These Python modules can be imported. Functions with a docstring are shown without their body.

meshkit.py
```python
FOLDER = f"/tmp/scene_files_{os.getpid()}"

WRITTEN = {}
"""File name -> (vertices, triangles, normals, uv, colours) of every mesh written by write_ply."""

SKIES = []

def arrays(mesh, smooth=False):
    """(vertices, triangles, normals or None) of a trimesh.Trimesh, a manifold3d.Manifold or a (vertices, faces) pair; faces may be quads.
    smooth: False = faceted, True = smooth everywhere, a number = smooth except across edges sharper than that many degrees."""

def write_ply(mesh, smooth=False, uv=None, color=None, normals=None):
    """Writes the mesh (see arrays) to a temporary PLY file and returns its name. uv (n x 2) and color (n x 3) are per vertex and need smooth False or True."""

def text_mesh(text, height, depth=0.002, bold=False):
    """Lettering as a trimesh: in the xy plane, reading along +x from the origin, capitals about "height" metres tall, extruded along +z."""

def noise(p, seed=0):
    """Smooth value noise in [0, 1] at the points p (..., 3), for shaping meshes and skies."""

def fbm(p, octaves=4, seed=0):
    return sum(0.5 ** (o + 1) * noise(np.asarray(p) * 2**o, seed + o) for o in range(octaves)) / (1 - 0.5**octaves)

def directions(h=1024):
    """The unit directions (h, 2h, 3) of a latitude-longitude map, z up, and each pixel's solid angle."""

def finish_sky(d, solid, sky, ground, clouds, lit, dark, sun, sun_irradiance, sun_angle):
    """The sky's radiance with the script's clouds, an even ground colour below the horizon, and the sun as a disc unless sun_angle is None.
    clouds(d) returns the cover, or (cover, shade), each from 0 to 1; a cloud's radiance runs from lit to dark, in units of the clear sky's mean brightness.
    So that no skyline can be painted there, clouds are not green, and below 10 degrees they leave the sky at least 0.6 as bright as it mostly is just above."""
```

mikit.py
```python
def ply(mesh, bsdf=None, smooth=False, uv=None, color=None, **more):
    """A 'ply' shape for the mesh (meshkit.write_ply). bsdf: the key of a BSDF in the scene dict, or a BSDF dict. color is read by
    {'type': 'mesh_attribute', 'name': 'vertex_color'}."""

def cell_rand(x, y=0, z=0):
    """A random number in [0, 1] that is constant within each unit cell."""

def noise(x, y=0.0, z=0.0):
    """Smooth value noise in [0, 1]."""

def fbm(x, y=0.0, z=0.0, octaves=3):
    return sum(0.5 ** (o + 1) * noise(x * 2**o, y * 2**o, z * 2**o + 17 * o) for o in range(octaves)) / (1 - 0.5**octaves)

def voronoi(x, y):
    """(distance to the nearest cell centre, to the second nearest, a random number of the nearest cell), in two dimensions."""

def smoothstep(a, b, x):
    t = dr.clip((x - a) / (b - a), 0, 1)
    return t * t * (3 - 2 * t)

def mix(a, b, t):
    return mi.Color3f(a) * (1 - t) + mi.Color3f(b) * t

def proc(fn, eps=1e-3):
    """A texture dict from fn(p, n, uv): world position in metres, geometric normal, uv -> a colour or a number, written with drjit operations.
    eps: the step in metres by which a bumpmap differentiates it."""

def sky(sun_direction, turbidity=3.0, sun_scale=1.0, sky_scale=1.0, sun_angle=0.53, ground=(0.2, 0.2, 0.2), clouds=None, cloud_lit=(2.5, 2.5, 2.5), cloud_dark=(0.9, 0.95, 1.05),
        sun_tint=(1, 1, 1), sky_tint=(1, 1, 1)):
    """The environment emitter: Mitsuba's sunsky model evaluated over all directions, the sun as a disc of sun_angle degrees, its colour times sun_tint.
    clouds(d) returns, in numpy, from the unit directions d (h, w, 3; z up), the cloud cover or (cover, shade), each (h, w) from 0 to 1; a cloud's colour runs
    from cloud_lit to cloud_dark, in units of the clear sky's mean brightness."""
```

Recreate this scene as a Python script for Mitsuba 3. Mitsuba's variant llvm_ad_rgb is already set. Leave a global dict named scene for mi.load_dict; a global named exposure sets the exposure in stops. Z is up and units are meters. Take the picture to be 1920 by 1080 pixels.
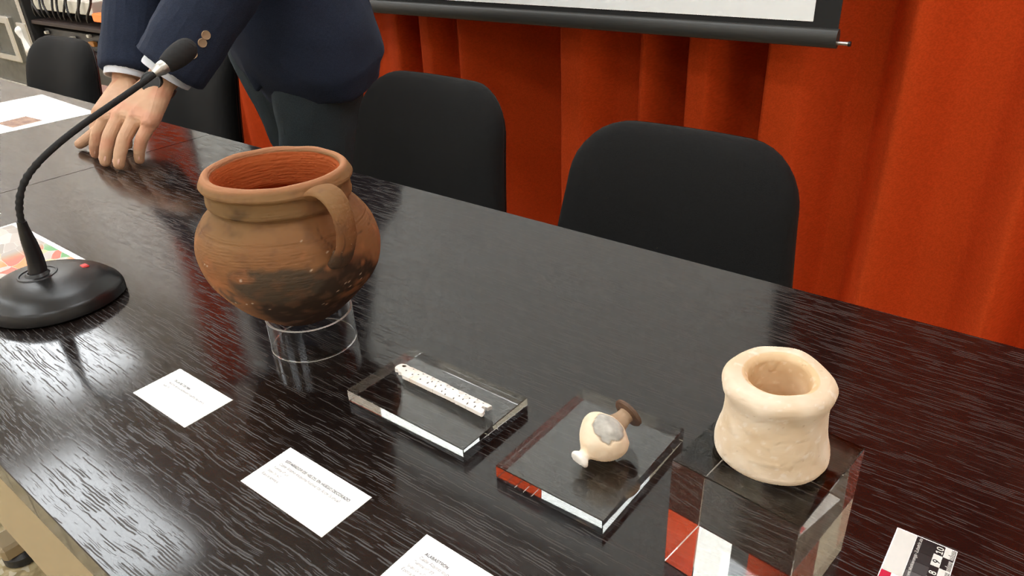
import math
import numpy as np
import trimesh
import manifold3d as m3
import drjit as dr
import mitsuba as mi
import mikit
import meshkit
from mikit import proc, noise, fbm, voronoi, smoothstep, mix, cell_rand

T = mi.ScalarTransform4f
V = lambda *a: np.array(a, float)
scene, labels = {}, {}

# ------------------------------------------------------------------ camera, light, exposure
right, down, fwd = V(0.78307576, 0.62038507, -0.04375756), V(0.26333882, -0.39449135, -0.88035745), V(-0.5634226, 0.67786351, -0.47228809)
EYE = V(0, 0, 1.10)
scene['camera'] = {'type': 'perspective', 'fov': 69.64, 'fov_axis': 'x', 'near_clip': 0.02, 'far_clip': 60.0,
                   'to_world': T().look_at(origin=EYE.tolist(), target=(EYE + fwd).tolist(), up=(-down).tolist())}
exposure = 0.27
LAMP = 7.0                                     # radiance of the ceiling panels
LAMP_TINT = (0.95, 1.0, 1.03)
LAMP_SPOTS = [(x, y) for x in (-5.0, -3.2, -1.4, 0.6) for y in (0.62, -1.1, -2.9) if (x, y) != (-5.0, 0.62)] + [(-4.9, 1.25)]
CEIL = 2.9
ROOM = (-5.9, 2.6, -4.6, 1.95)                 # x0, x1, y0, y1

# ------------------------------------------------------------------ helpers
def add(key, mesh, bsdf, smooth=False, uv=None, color=None, to_world=None):
    base, k, n = key, key, 0
    while k in scene:
        n += 1
        k = f'{base}_{n:03d}'
    d = mikit.ply(mesh, bsdf, smooth, uv=uv, color=color)
    if to_world is not None:
        d['to_world'] = to_world
    scene[k] = d
    return k

def thing(key, label, category, group=None):
    k, n = key, 0
    while k in labels:
        n += 1
        k = f'{key}_{n:03d}'
    labels[k] = {'label': label, 'category': category}
    if group:
        labels[k]['group'] = group
    return k

def structure(key, mesh, bsdf, label=None, **kw):
    k = add(key, mesh, bsdf, **kw)
    labels[k] = {'kind': 'structure'}
    if label:
        labels[k]['label'] = label
    return k

def part_label(key, text):
    labels[key] = {'label': text}

def box(x0, x1, y0, y1, z0, z1, c=0.0):
    """A box with chamfered edges."""
    pts = []
    lo, hi = V(x0, y0, z0), V(x1, y1, z1)
    c = min(c, 0.49 * float((hi - lo).min()))
    for sx in (0, 1):
        for sy in (0, 1):
            for sz in (0, 1):
                p = V(hi[0] if sx else lo[0], hi[1] if sy else lo[1], hi[2] if sz else lo[2])
                if c <= 0:
                    pts.append(p)
                    continue
                s = V(-1 if sx else 1, -1 if sy else 1, -1 if sz else 1) * c
                for k in range(3):
                    q = p.copy()
                    for j in range(3):
                        if j != k:
                            q[j] += s[j]
                    pts.append(q)
    return trimesh.convex.convex_hull(np.array(pts))

def rot_z(mesh, deg, at):
    mesh.apply_transform(trimesh.transformations.rotation_matrix(math.radians(deg), [0, 0, 1], at))
    return mesh

def grid_faces(n, m, wrap_m=False, wrap_n=False):
    i, j = np.meshgrid(np.arange(n if wrap_n else n - 1), np.arange(m if wrap_m else m - 1), indexing='ij')
    i2, j2 = (i + 1) % n, (j + 1) % m
    return np.stack([i * m + j, i2 * m + j, i2 * m + j2, i * m + j2], -1).reshape(-1, 4)

def tri(q):
    return np.vstack([q[:, [0, 1, 2]], q[:, [0, 2, 3]]])

def lathe(prof, seg=64, closed_loop=False):
    """Revolve (r, z) points about z.  Open profiles get capped where r > 0."""
    prof = np.array(prof, float)
    a = np.arange(seg) * 2 * np.pi / seg
    v = np.stack([prof[:, None, 0] * np.cos(a), prof[:, None, 0] * np.sin(a), np.repeat(prof[:, None, 1], seg, 1)], -1).reshape(-1, 3)
    f = tri(grid_faces(len(prof), seg, True, closed_loop))
    extra, faces = [], [f]
    if not closed_loop:
        for row, flip in ((0, False), (len(prof) - 1, True)):
            c = len(v) + len(extra)
            extra.append([0, 0, prof[row, 1]])
            i = np.arange(seg)
            t = np.stack([np.full(seg, c), row * seg + i, row * seg + (i + 1) % seg], 1)
            faces.append(t[:, ::-1] if flip else t)
    v = np.vstack([v] + ([np.array(extra)] if extra else []))
    mesh = trimesh.Trimesh(v, np.vstack(faces), process=False)
    if mesh.volume < 0:
        mesh.invert()
    return mesh

def spline(pts, n, k=3):
    from scipy.interpolate import splprep, splev
    p = np.array(pts, float)
    tck, _ = splprep(p.T, s=0, k=min(k, len(p) - 1))
    return np.stack(splev(np.linspace(0, 1, n), tck), 1)

def tube(path, r, sides=16, caps=True):
    p = np.array(path, float)
    r = np.broadcast_to(np.asarray(r, float), (len(p),))
    t = np.gradient(p, axis=0)
    t /= np.linalg.norm(t, axis=1, keepdims=True)
    a = np.cross(t[0], [0, 0, 1.0] if abs(t[0][2]) < 0.9 else [1.0, 0, 0])
    a /= np.linalg.norm(a)
    rows = []
    ang = np.arange(sides) * 2 * np.pi / sides
    for i in range(len(p)):
        a = a - t[i] * (a @ t[i])
        a /= np.linalg.norm(a)
        b = np.cross(t[i], a)
        rows.append(p[i] + r[i] * (np.cos(ang)[:, None] * a + np.sin(ang)[:, None] * b))
    v = np.vstack(rows + [p[:1], p[-1:]])
    f = [tri(grid_faces(len(p), sides, True))]
    i = np.arange(sides)
    n = len(p) * sides
    f.append(np.stack([np.full(sides, n), i, (i + 1) % sides], 1))
    f.append(np.stack([np.full(sides, n + 1), n - sides + (i + 1) % sides, n - sides + i], 1))
    mesh = trimesh.Trimesh(v, np.vstack(f), process=False)
    if mesh.volume < 0:
        mesh.invert()
    return mesh

def align(mesh, axis, at):
    """Turns +z onto axis and moves the origin to at."""
    m = trimesh.geometry.align_vectors([0, 0, 1], np.array(axis, float) / np.linalg.norm(axis))
    m[:3, 3] = at
    mesh.apply_transform(m)
    return mesh

def ball(p, r, n=20):
    return m3.Manifold.sphere(float(r), n).translate([float(x) for x in p])

def bone(*pr, n=20):
    return m3.Manifold.batch_hull([ball(p, r, n) for p, r in pr])

def chain(prs, n=20):
    return m3.Manifold.batch_boolean([bone(prs[i], prs[i + 1], n=n) for i in range(len(prs) - 1)], m3.OpType.Add)

def to_tm(man):
    m = man.to_mesh()
    return trimesh.Trimesh(np.array(m.vert_properties[:, :3], float), np.array(m.tri_verts), process=True)

def to_man(tm):
    return m3.Manifold(m3.Mesh(np.array(tm.vertices, np.float32), np.array(tm.faces, np.uint32)))

def soften(man, length, it=10, lamb=0.5, nu=0.51):
    tm = to_tm(man.simplify(length * 0.08).refine_to_length(length))
    before = np.array(tm.vertices)
    trimesh.smoothing.filter_taubin(tm, lamb=lamb, nu=nu, iterations=it)
    after = np.array(tm.vertices)
    far = np.linalg.norm(after - before, axis=1)
    tm.vertices = before + (after - before) * np.minimum(1, length * 0.9 / np.maximum(far, 1e-9))[:, None] * (far < length * 4)[:, None]
    return tm

def join(*ms):
    return trimesh.util.concatenate(ms)

def pillow(outline, rings, bend=None):
    """A cushion: outline (n, 2) centred on 0; rings (inset, depth) from the back centre to the front centre."""
    o = np.array(outline, float)
    hw = np.abs(o).max(0)
    rows = []
    for d, z in rings:
        s = np.maximum(hw - d, 0.0) / hw
        rows.append(np.column_stack([o * s, np.full(len(o), z)]))
    n = len(o)
    v = np.vstack(rows + [[[0, 0, rings[0][1]]], [[0, 0, rings[-1][1]]]])
    f = [tri(grid_faces(len(rows), n, True))]
    i = np.arange(n)
    k = len(rows) * n
    f.append(np.stack([np.full(n, k), i, (i + 1) % n], 1))
    f.append(np.stack([np.full(n, k + 1), k - n + (i + 1) % n, k - n + i], 1))
    mesh = trimesh.Trimesh(v, np.vstack(f), process=False)
    if bend is not None:
        mesh.vertices = bend(np.array(mesh.vertices))
    if mesh.volume < 0:
        mesh.invert()
    return mesh

def rounded_outline(w_bottom, w_top, h, r_bottom, r_top, n=14):
    """A rounded trapezoid, centred."""
    from shapely.geometry import Polygon
    pts = []
    for (sx, sy, w, r) in ((1, -1, w_bottom, r_bottom), (1, 1, w_top, r_top), (-1, 1, w_top, r_top), (-1, -1, w_bottom, r_bottom)):
        cx, cy = sx * (w / 2 - r), sy * (h / 2 - r)
        a0 = {(1, -1): -90, (1, 1): 0, (-1, 1): 90, (-1, -1): 180}[(sx, sy)]
        for k in range(n + 1):
            a = math.radians(a0 + 90 * k / n)
            pts.append((cx + r * math.cos(a), cy + r * math.sin(a)))
    return resample(np.array(pts), 96)

def resample(p, n):
    q = np.vstack([p, p[:1]])
    s = np.r_[0, np.cumsum(np.linalg.norm(np.diff(q, axis=0), axis=1))]
    t = np.linspace(0, s[-1], n, endpoint=False)
    return np.column_stack([np.interp(t, s, q[:, 0]), np.interp(t, s, q[:, 1])])

def mat(key, rgb, rough=0.5, metallic=0.0, specular=0.5, two=False, **kw):
    base = rgb if isinstance(rgb, dict) else {'type': 'rgb', 'value': list(rgb)}
    d = {'type': 'principled', 'base_color': base, 'roughness': rough, 'metallic': metallic, 'specular': specular, **kw}
    scene[key] = {'type': 'twosided', 'bsdf': d} if two else d
    return key

def bumped(key, rgb, fn, scale, rough=0.5, eps=1e-3, specular=0.5, metallic=0.0, **kw):
    base = rgb if isinstance(rgb, dict) else {'type': 'rgb', 'value': list(rgb)}
    scene[key] = {'type': 'bumpmap', 'arbitrary': proc(fn, eps), 'scale': scale,
                  'bsdf': {'type': 'principled', 'base_color': base, 'roughness': rough, 'specular': specular, 'metallic': metallic, **kw}}
    return key

# ------------------------------------------------------------------ materials
def pore_rows(wx, wy, rows, along, seed):
    """Short slits lying in rows along x."""
    v = wy * rows
    row = dr.floor(v)
    f = v - row
    d = noise(wx * along + 60 * cell_rand(row, seed), row, seed)
    return d, smoothstep(0.08, 0.32, f) * smoothstep(0.74, 0.50, f)

def grain(p):
    """Open pores of the stained veneer."""
    wx = p.x + 0.01 * fbm(p.x * 5, p.y * 9, 3.0, 2)
    wy = p.y + 0.040 * fbm(p.x * 1.9 + 3.1, p.y * 5.0, 1.0, 2) + 0.0022 * noise(p.x * 30, p.y * 60, 5.0) + 0.0007 * noise(p.x * 190, p.y * 200, 2.0)
    band = noise(p.x * 2.4 + 9, wy * 60, 8.5)
    d1, m1 = pore_rows(wx, wy, 520.0, 44.0, 3)
    d2, m2 = pore_rows(wx, wy, 900.0, 90.0, 7)
    lift = (band - 0.5) * 0.45
    return dr.maximum(smoothstep(0.63, 0.74, d1 + lift) * m1, 0.5 * smoothstep(0.66, 0.78, d2 - lift * 0.5) * m2)

def wood_colour(p, n, uv):
    t = fbm(p.x * 2, p.y * 18, 6.0, 2)
    return mix(mix((0.0060, 0.0042, 0.0038), (0.0100, 0.0062, 0.0052), t), (0.030, 0.025, 0.022), grain(p))

def wood_rough(p, n, uv):
    return 0.105 + 0.46 * grain(p)

def wood_relief(p, n, uv):
    return 0.25 * noise(p.x * 40, p.y * 160, 2.0) - grain(p)

scene['m_wood'] = {'type': 'bumpmap', 'arbitrary': proc(wood_relief, 3e-4), 'scale': 0.000008,
                   'bsdf': {'type': 'principled', 'base_color': proc(wood_colour), 'roughness': proc(wood_rough), 'specular': 0.62}}
mat('m_edge', (0.018, 0.016, 0.014), 0.45)
mat('m_beige', (0.30, 0.235, 0.14), 0.5)
mat('m_black_plastic', (0.012, 0.012, 0.013), 0.38)
mat('m_black_matte', (0.010, 0.010, 0.010), 0.8)
mat('m_chrome', (0.75, 0.75, 0.75), 0.18, 1.0)
mat('m_aluminium', (0.60, 0.59, 0.55), 0.38, 1.0)
mat('m_red_button', (0.55, 0.015, 0.01), 0.4)
mat('m_paper', (0.88, 0.88, 0.87), 0.75, specular=0.3)
mat('m_ink', (0.05, 0.05, 0.055), 0.8)
mat('m_ink_light', (0.20, 0.20, 0.21), 0.8)
mat('m_white_plaster', (0.78, 0.77, 0.74), 0.9)
mat('m_wall', (0.90, 0.86, 0.83), 0.9)
scene['m_acrylic'] = {'type': 'dielectric', 'int_ior': 1.49, 'ext_ior': 1.0}

def weave(p, n, uv):
    return mix((0.0045, 0.0045, 0.0047), (0.0105, 0.0105, 0.0106), noise(p.x * 900, p.y * 900, p.z * 900))
mat('m_fabric', proc(weave), 0.95, specular=0.25, sheen=0.45)

def curtain_colour(p, n, uv):
    t = 0.75 * noise(p.x * 500, p.z * 500, 1.0) + 0.25 * fbm(p.x * 3, p.z * 2, 2.0)
    return mix((0.40, 0.040, 0.0065), (0.53, 0.058, 0.0105), t)
mat('m_curtain', proc(curtain_colour), 0.95, specular=0.12, two=True, sheen=0.2)

def floor_colour(p, n, uv):
    t = fbm(p.x * 60, p.y * 60, 0.0, 3)
    c = mix((0.30, 0.235, 0.12), (0.52, 0.43, 0.25), smoothstep(0.3, 0.7, t))
    return mix(c, (0.60, 0.54, 0.40), smoothstep(0.68, 0.75, noise(p.x * 90, p.y * 90, 4.0)))
mat('m_floor', proc(floor_colour), 0.45)

def navy(p, n, uv):
    t = 0.6 * noise(p.x * 700, p.y * 700, p.z * 700) + 0.4 * fbm(p.x * 20, p.y * 20, p.z * 20)
    return mix((0.011, 0.0155, 0.029), (0.025, 0.033, 0.058), t)
mat('m_jacket', proc(navy), 0.92, specular=0.2, sheen=0.4)

def denim(p, n, uv):
    t = 0.5 * noise(p.x * 800, p.y * 800, p.z * 800) + 0.5 * fbm(p.x * 14, p.y * 14, p.z * 9)
    return mix((0.018, 0.026, 0.032), (0.050, 0.066, 0.076), t)
mat('m_trousers', proc(denim), 0.92, specular=0.2, sheen=0.3)
mat('m_shirt', (0.72, 0.76, 0.82), 0.85)

def skin_colour(p, n, uv):
    t = fbm(p.x * 60, p.y * 60, p.z * 60, 3)
    c = mix((0.44, 0.24, 0.135), (0.56, 0.345, 0.215), t)
    return mix(c, (0.52, 0.215, 0.13), 0.5 * smoothstep(0.55, 0.8, noise(p.x * 45 + 9, p.y * 45, p.z * 45)))
def skin_relief(p, n, uv):
    return fbm(p.x * 260, p.y * 260, p.z * 260, 2) + 1.4 * noise(p.x * 70, p.y * 70, p.z * 55)
scene['m_skin'] = {'type': 'bumpmap', 'arbitrary': proc(skin_relief, 5e-4), 'scale': 0.0009,
                   'bsdf': {'type': 'principled', 'base_color': proc(skin_colour), 'roughness': 0.5, 'specular': 0.4}}
mat('m_nail', (0.58, 0.34, 0.25), 0.35)
mat('m_hair', (0.03, 0.022, 0.017), 0.6)
mat('m_horn', (0.30, 0.20, 0.12), 0.4)
mat('m_eye', (0.8, 0.79, 0.76), 0.2)

# ------------------------------------------------------------------ the room
x0, x1, y0, y1 = ROOM
structure('floor', box(x0, x1, y0, y1, -0.1, 0), 'm_floor')
structure('ceiling', box(x0, x1, y0, y1, CEIL, CEIL + 0.1), 'm_white_plaster')
structure('wall_back', box(x0, x1, y1, y1 + 0.1, 0, CEIL), 'm_wall')
structure('wall_front', box(x0, x1, y0 - 0.1, y0, 0, CEIL), 'm_wall')
structure('wall_left', box(x0 - 0.1, x0, y0, y1, 0, CEIL), 'm_wall')
structure('wall_right', box(x1, x1 + 0.1, y0, y1, 0, CEIL), 'm_wall')

scene['m_lamp'] = {'type': 'diffuse', 'reflectance': {'type': 'rgb', 'value': [0.8, 0.8, 0.8]}}
frame = trimesh.boolean.difference([box(-0.61, 0.61, -0.31, 0.31, -0.035, 0, 0.003), box(-0.585, 0.585, -0.285, 0.285, -0.05, -0.012)], engine='manifold')
panel = box(-0.584, 0.584, -0.284, 0.284, -0.022, -0.013)
for n, (x, y) in enumerate(LAMP_SPOTS):
    k = thing('ceiling_light', 'wide white ceiling light panel', 'ceiling light', 'wide ceiling light panels')
    place = T().translate([x, y, CEIL])
    add(k + '__frame', frame, 'm_white_plaster', to_world=place)
    d = add(k + '__diffuser', panel, 'm_lamp', to_world=place)
    scene[d]['emitter'] = {'type': 'area', 'radiance': {'type': 'rgb', 'value': [LAMP * c for c in LAMP_TINT]}}

# ------------------------------------------------------------------ curtain
from scipy.interpolate import PchipInterpolator
FOLDS = V(-3.56, .02, -3.42, -.03, -3.28, .03, -3.16, -.02, -3.06, .02, -2.92, -.03, -2.74, .03, -2.52, -.02, -2.30, .035, -2.10, -.03, -1.9, .03, -1.74, -.01, -1.635, -.035, -1.575, .035, -1.552, .040,
          -1.532, -.040, -1.495, -.042, -1.445, -.010, -1.39, -.036, -1.30, .010, -1.13, .055, -1.072, .060, -1.046, -.046, -.99, -.046, -.93, .0, -.885, .002,
          -.836, -.038, -.79, .02, -.748, .050, -.722, -.040, -.68, -.040, -.63, .03, -.576, .050, -.550, -.040, -.485, -.036, -.41, .022, -.365, .022,
          -.295, -.040, -.21, .0, -.15, .004, -.075, -.040, -.01, .035, .1, -.035, .21, .035, .33, -.03, .45, .035, .6, -.035, .75, .03, .92, -.03, 1.1, .03).reshape(-1, 2)
fold = PchipInterpolator(FOLDS[:, 0], FOLDS[:, 1])
xs = np.linspace(-3.56, 1.1, 1100)
zs = np.linspace(0.02, 2.78, 30)
X, Z = np.meshgrid(xs, zs, indexing='ij')
sway = 0.012 * (meshkit.noise(np.stack([X * 3, Z * 0.7, X * 0], -1), 3) - 0.5)
Y = 1.575 + np.interp(X, [-3.1, -2.6], [1.0, 1.9]) * fold(X + sway) * (1.05 - 0.10 * Z / 2.8) + 0.01 * (meshkit.noise(np.stack([X * 5, Z * 1.2, X * 0], -1), 5) - 0.5)
va = np.stack([X, Y, Z], -1).reshape(-1, 3)
fa = tri(grid_faces(len(xs), len(zs)))
vb = va + V(0, 0.003, 0)
rim = np.concatenate([np.arange(len(zs)), (np.arange(1, len(xs)) * len(zs) + len(zs) - 1), ((len(xs) - 1) * len(zs) + np.arange(len(zs) - 2, -1, -1)), (np.arange(len(xs) - 2, 0, -1) * len(zs))])
r2 = np.roll(rim, -1)
nv = len(va)
side = np.vstack([np.stack([rim, r2, r2 + nv], 1), np.stack([rim, r2 + nv, rim + nv], 1)])
add('curtain', trimesh.Trimesh(np.vstack([va, vb]), np.vstack([fa, fa[:, ::-1] + nv, side]), process=False), 'm_curtain', smooth=50)
labels['curtain'] = {'label': 'orange-red floor-length curtain hanging in deep folds behind the chairs', 'category': 'curtain'}

# ------------------------------------------------------------------ projection screen
k = thing('projection_screen', 'white projection screen with black border hanging before the red curtain', 'projection screen')
mat('m_screen', (0.89, 0.93, 0.93), 0.9, specular=0.2)
mat('m_bar', (0.030, 0.030, 0.028), 0.42)
SX0, SX1, SY = -2.74, -0.392, 1.385
add(k + '__border', box(SX0, SX1, SY, SY + 0.001, 0.855, 2.34), 'm_black_matte')
part_label(k + '__border', 'black border cloth')
add(k + '__fabric', box(SX0 + 0.044, SX1 - 0.044, SY - 0.0012, SY - 0.0002, 0.879, 2.27), 'm_screen')
bar = trimesh.creation.capsule(height=SX1 - SX0 - 0.02, radius=0.0135, count=[16, 24])
prof = np.array([[math.cos(a) * 0.010, math.sin(a) * 0.0165] for a in np.linspace(0, 2 * np.pi, 32, endpoint=False)])
bv = np.vstack([np.column_stack([np.full(32, x), SY + prof[:, 0], 0.853 + prof[:, 1]]) for x in (SX0, SX1 + 0.002)])
i = np.arange(32)
bf = np.vstack([tri(grid_faces(2, 32, True)), np.stack([np.zeros(30, int), i[1:31], i[2:32]], 1), 32 + np.stack([np.zeros(30, int), i[2:32], i[1:31]], 1)])
bm = trimesh.Trimesh(bv, bf, process=False)
if bm.volume < 0:
    bm.invert()
add(k + '__bottom_bar', bm, 'm_bar', smooth=35)
add(k + '__end_rod', tube([(SX1 + 0.0, SY, 0.846), (SX1 + 0.021, SY, 0.846)], 0.0036), 'm_aluminium', smooth=40)
add(k + '__end_cap', tube([(SX1 + 0.0205, SY, 0.846), (SX1 + 0.0245, SY, 0.846)], 0.0044), 'm_black_plastic', smooth=40)
add(k + '__housing', box(SX0 - 0.06, SX1 + 0.06, SY - 0.05, SY + 0.05, 2.33, 2.43, 0.008), 'm_white_plaster')
add(k + '__bracket', box(SX0 + 0.2, SX0 + 0.23, SY - 0.015, SY + 0.015, 2.43, CEIL, 0.002), 'm_aluminium')
add(k + '__bracket', box(SX1 - 0.23, SX1 - 0.2, SY - 0.015, SY + 0.015, 2.43, CEIL, 0.002), 'm_aluminium')

# ------------------------------------------------------------------ tables
TOP, YF, YB = 0.74, 0.0835, 0.6735
def table(label, xa, xb):
    k = thing('conference_table', label, 'table')
    add(k + '__table_top', box(xa, xb, YF, YB, TOP - 0.027, TOP, 0.0007), 'm_wood')
    add(k + '__front_rail', box(xa + 0.03, xb - 0.03, YF + 0.006, YF + 0.028, 0.560, 0.700, 0.004), 'm_beige')
    add(k + '__back_rail', box(xa + 0.10, xb - 0.10, YB - 0.09, YB - 0.07, 0.560, 0.700, 0.004), 'm_beige')
    add(k + '__under_frame', box(xa + 0.06, xb - 0.06, YF + 0.04, YB - 0.10, 0.692, 0.7125, 0.002), 'm_black_matte')
    for x in (xa + 0.045, xb - 0.17):
        g = add(k + '__leg', join(box(x - 0.03, x + 0.03, 0.30, 0.46, 0.03, 0.70, 0.006), box(x - 0.03, x + 0.03, YF + 0.06, YB - 0.04, 0.028, 0.06, 0.006)), 'm_beige')
        for y in (YF + 0.095, YB - 0.075):
            add(g + '__foot_glide', lathe([(0.028, 0.0), (0.034, 0.004), (0.034, 0.02), (0.026, 0.029)], 32).apply_translation([x, y, 0]), 'm_black_plastic', smooth=35)
    return k
table('long black wood-grain table in front carrying the clay jug and the acrylic stands', -1.2495, 0.42)
table('second black wood-grain table at the left, holding the sheet of white paper', -2.90, -1.2502)

# ------------------------------------------------------------------ chairs
def chair(label, x, y, turn, group='black conference chairs along the back of the tables', s=1.0, dz=0.0):
    k = thing('conference_chair', label, 'chair', group)
    place = T().translate([x, y, dz]).rotate([0, 0, 1], turn).scale([s, s, 1])
    for name, (mesh, m, sm) in CHAIR.items():
        add(f'{k}__{name}', mesh, m, smooth=sm, to_world=place)
    return k

def back_bend(depth_curve, recline, zc):
    def f(v):
        x, h, d = v[:, 0], v[:, 1], v[:, 2]
        y = -d - depth_curve * x ** 2 + recline * (h + 0.12) + 0.22 * np.maximum(h + 0.02, 0) ** 2     # -y is the front (towards the table)
        return np.column_stack([x, y, zc + h])
    return f
ob = rounded_outline(0.42, 0.345, 0.44, 0.06, 0.085)
padr = [(0.19, -0.014), (0.06, -0.014), (0.02, -0.013), (0.006, -0.010), (0.001, -0.004), (0.0, 0.004), (0.0015, 0.012), (0.006, 0.020), (0.014, 0.027), (0.028, 0.034), (0.05, 0.040), (0.08, 0.044), (0.12, 0.046), (0.155, 0.047), (0.171, 0.047)]
shellr = [(0.17, -0.024), (0.06, -0.023), (0.024, -0.021), (0.012, -0.018), (0.007, -0.013), (0.007, -0.0115), (0.010, -0.0115), (0.02, -0.0115), (0.17, -0.0115)]
so = rounded_outline(0.43, 0.40, 0.42, 0.07, 0.06)
seatr = [(0.19, -0.035), (0.03, -0.03), (0.004, -0.018), (0.0, 0.0), (0.006, 0.014), (0.03, 0.024), (0.10, 0.028), (0.17, 0.028)]
CHAIR = {
    'backrest': (pillow(ob, padr, back_bend(0.75, 0.13, 0.605)), 'm_fabric', 45),
    'back_shell': (pillow(ob, shellr, back_bend(0.75, 0.13, 0.605)), 'm_black_plastic', 45),
    'seat': (pillow(so, seatr, lambda v: np.column_stack([v[:, 0], v[:, 1] - 0.25, 0.43 + v[:, 2]])), 'm_fabric', 45),
    'back_bracket': (tube(spline([(-0.09, -0.12, 0.385), (-0.09, 0.0, 0.39), (-0.09, 0.028, 0.44), (-0.09, 0.028, 0.56)], 24), 0.009, 12), 'm_black_plastic', 40),
    'back_bracket_001': (tube(spline([(0.09, -0.12, 0.385), (0.09, 0.0, 0.39), (0.09, 0.028, 0.44), (0.09, 0.028, 0.56)], 24), 0.009, 12), 'm_black_plastic', 40),
}
for n, (sx, sy) in enumerate(((-1, -1), (1, -1), (-1, 1), (1, 1))):
    CHAIR['leg' if n == 0 else f'leg_{n:03d}'] = (tube(spline([(sx * 0.15, -0.25 + sy * 0.13, 0.39), (sx * 0.19, -0.25 + sy * 0.17, 0.36), (sx * 0.215, -0.25 + sy * 0.21, 0.18), (sx * 0.225, -0.25 + sy * 0.22, 0.004)], 20), 0.0105, 12), 'm_black_plastic', 40)
chair('black fabric chair directly behind the alabaster vessel, nearest to the camera', -0.437, 0.875, 0, s=1.0, dz=-0.022)
chair('black fabric chair behind the clay jug, to the right of the standing man', -0.925, 0.885, -2, s=1.02, dz=0.0)
chair('black fabric chair partly hidden by the standing man\'s sleeve', -1.713, 0.905, -4, s=1.0, dz=0.0)
chair('black fabric chair at the far left, in front of the equipment rack', -2.205, 0.800, 2, s=1.0, dz=-0.010)

# ------------------------------------------------------------------ clay jug on its ring
k = thing('ring_stand', 'clear acrylic ring stand under the clay jug', 'display stand')
ring = lathe([(0.0375, 0.0006), (0.0375, 0.0312), (0.0392, 0.0312), (0.0392, 0.0006)], 320, True).apply_translation([-0.521, 0.334, TOP])
mat('m_cut_edge', (0.62, 0.61, 0.59), 0.35)
add(k + '__wall', ring, 'm_acrylic', smooth=40)
for z_lo, z_hi in ((0.0001, 0.0005), (0.0313, 0.0318)):
    e_ = add(k + '__cut_edge', lathe([(0.0374, z_lo), (0.0374, z_hi), (0.0393, z_hi), (0.0393, z_lo)], 160, True).apply_translation([-0.521, 0.334, TOP]), 'm_cut_edge', smooth=40)
    part_label(e_, 'pale cut edge')

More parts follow.
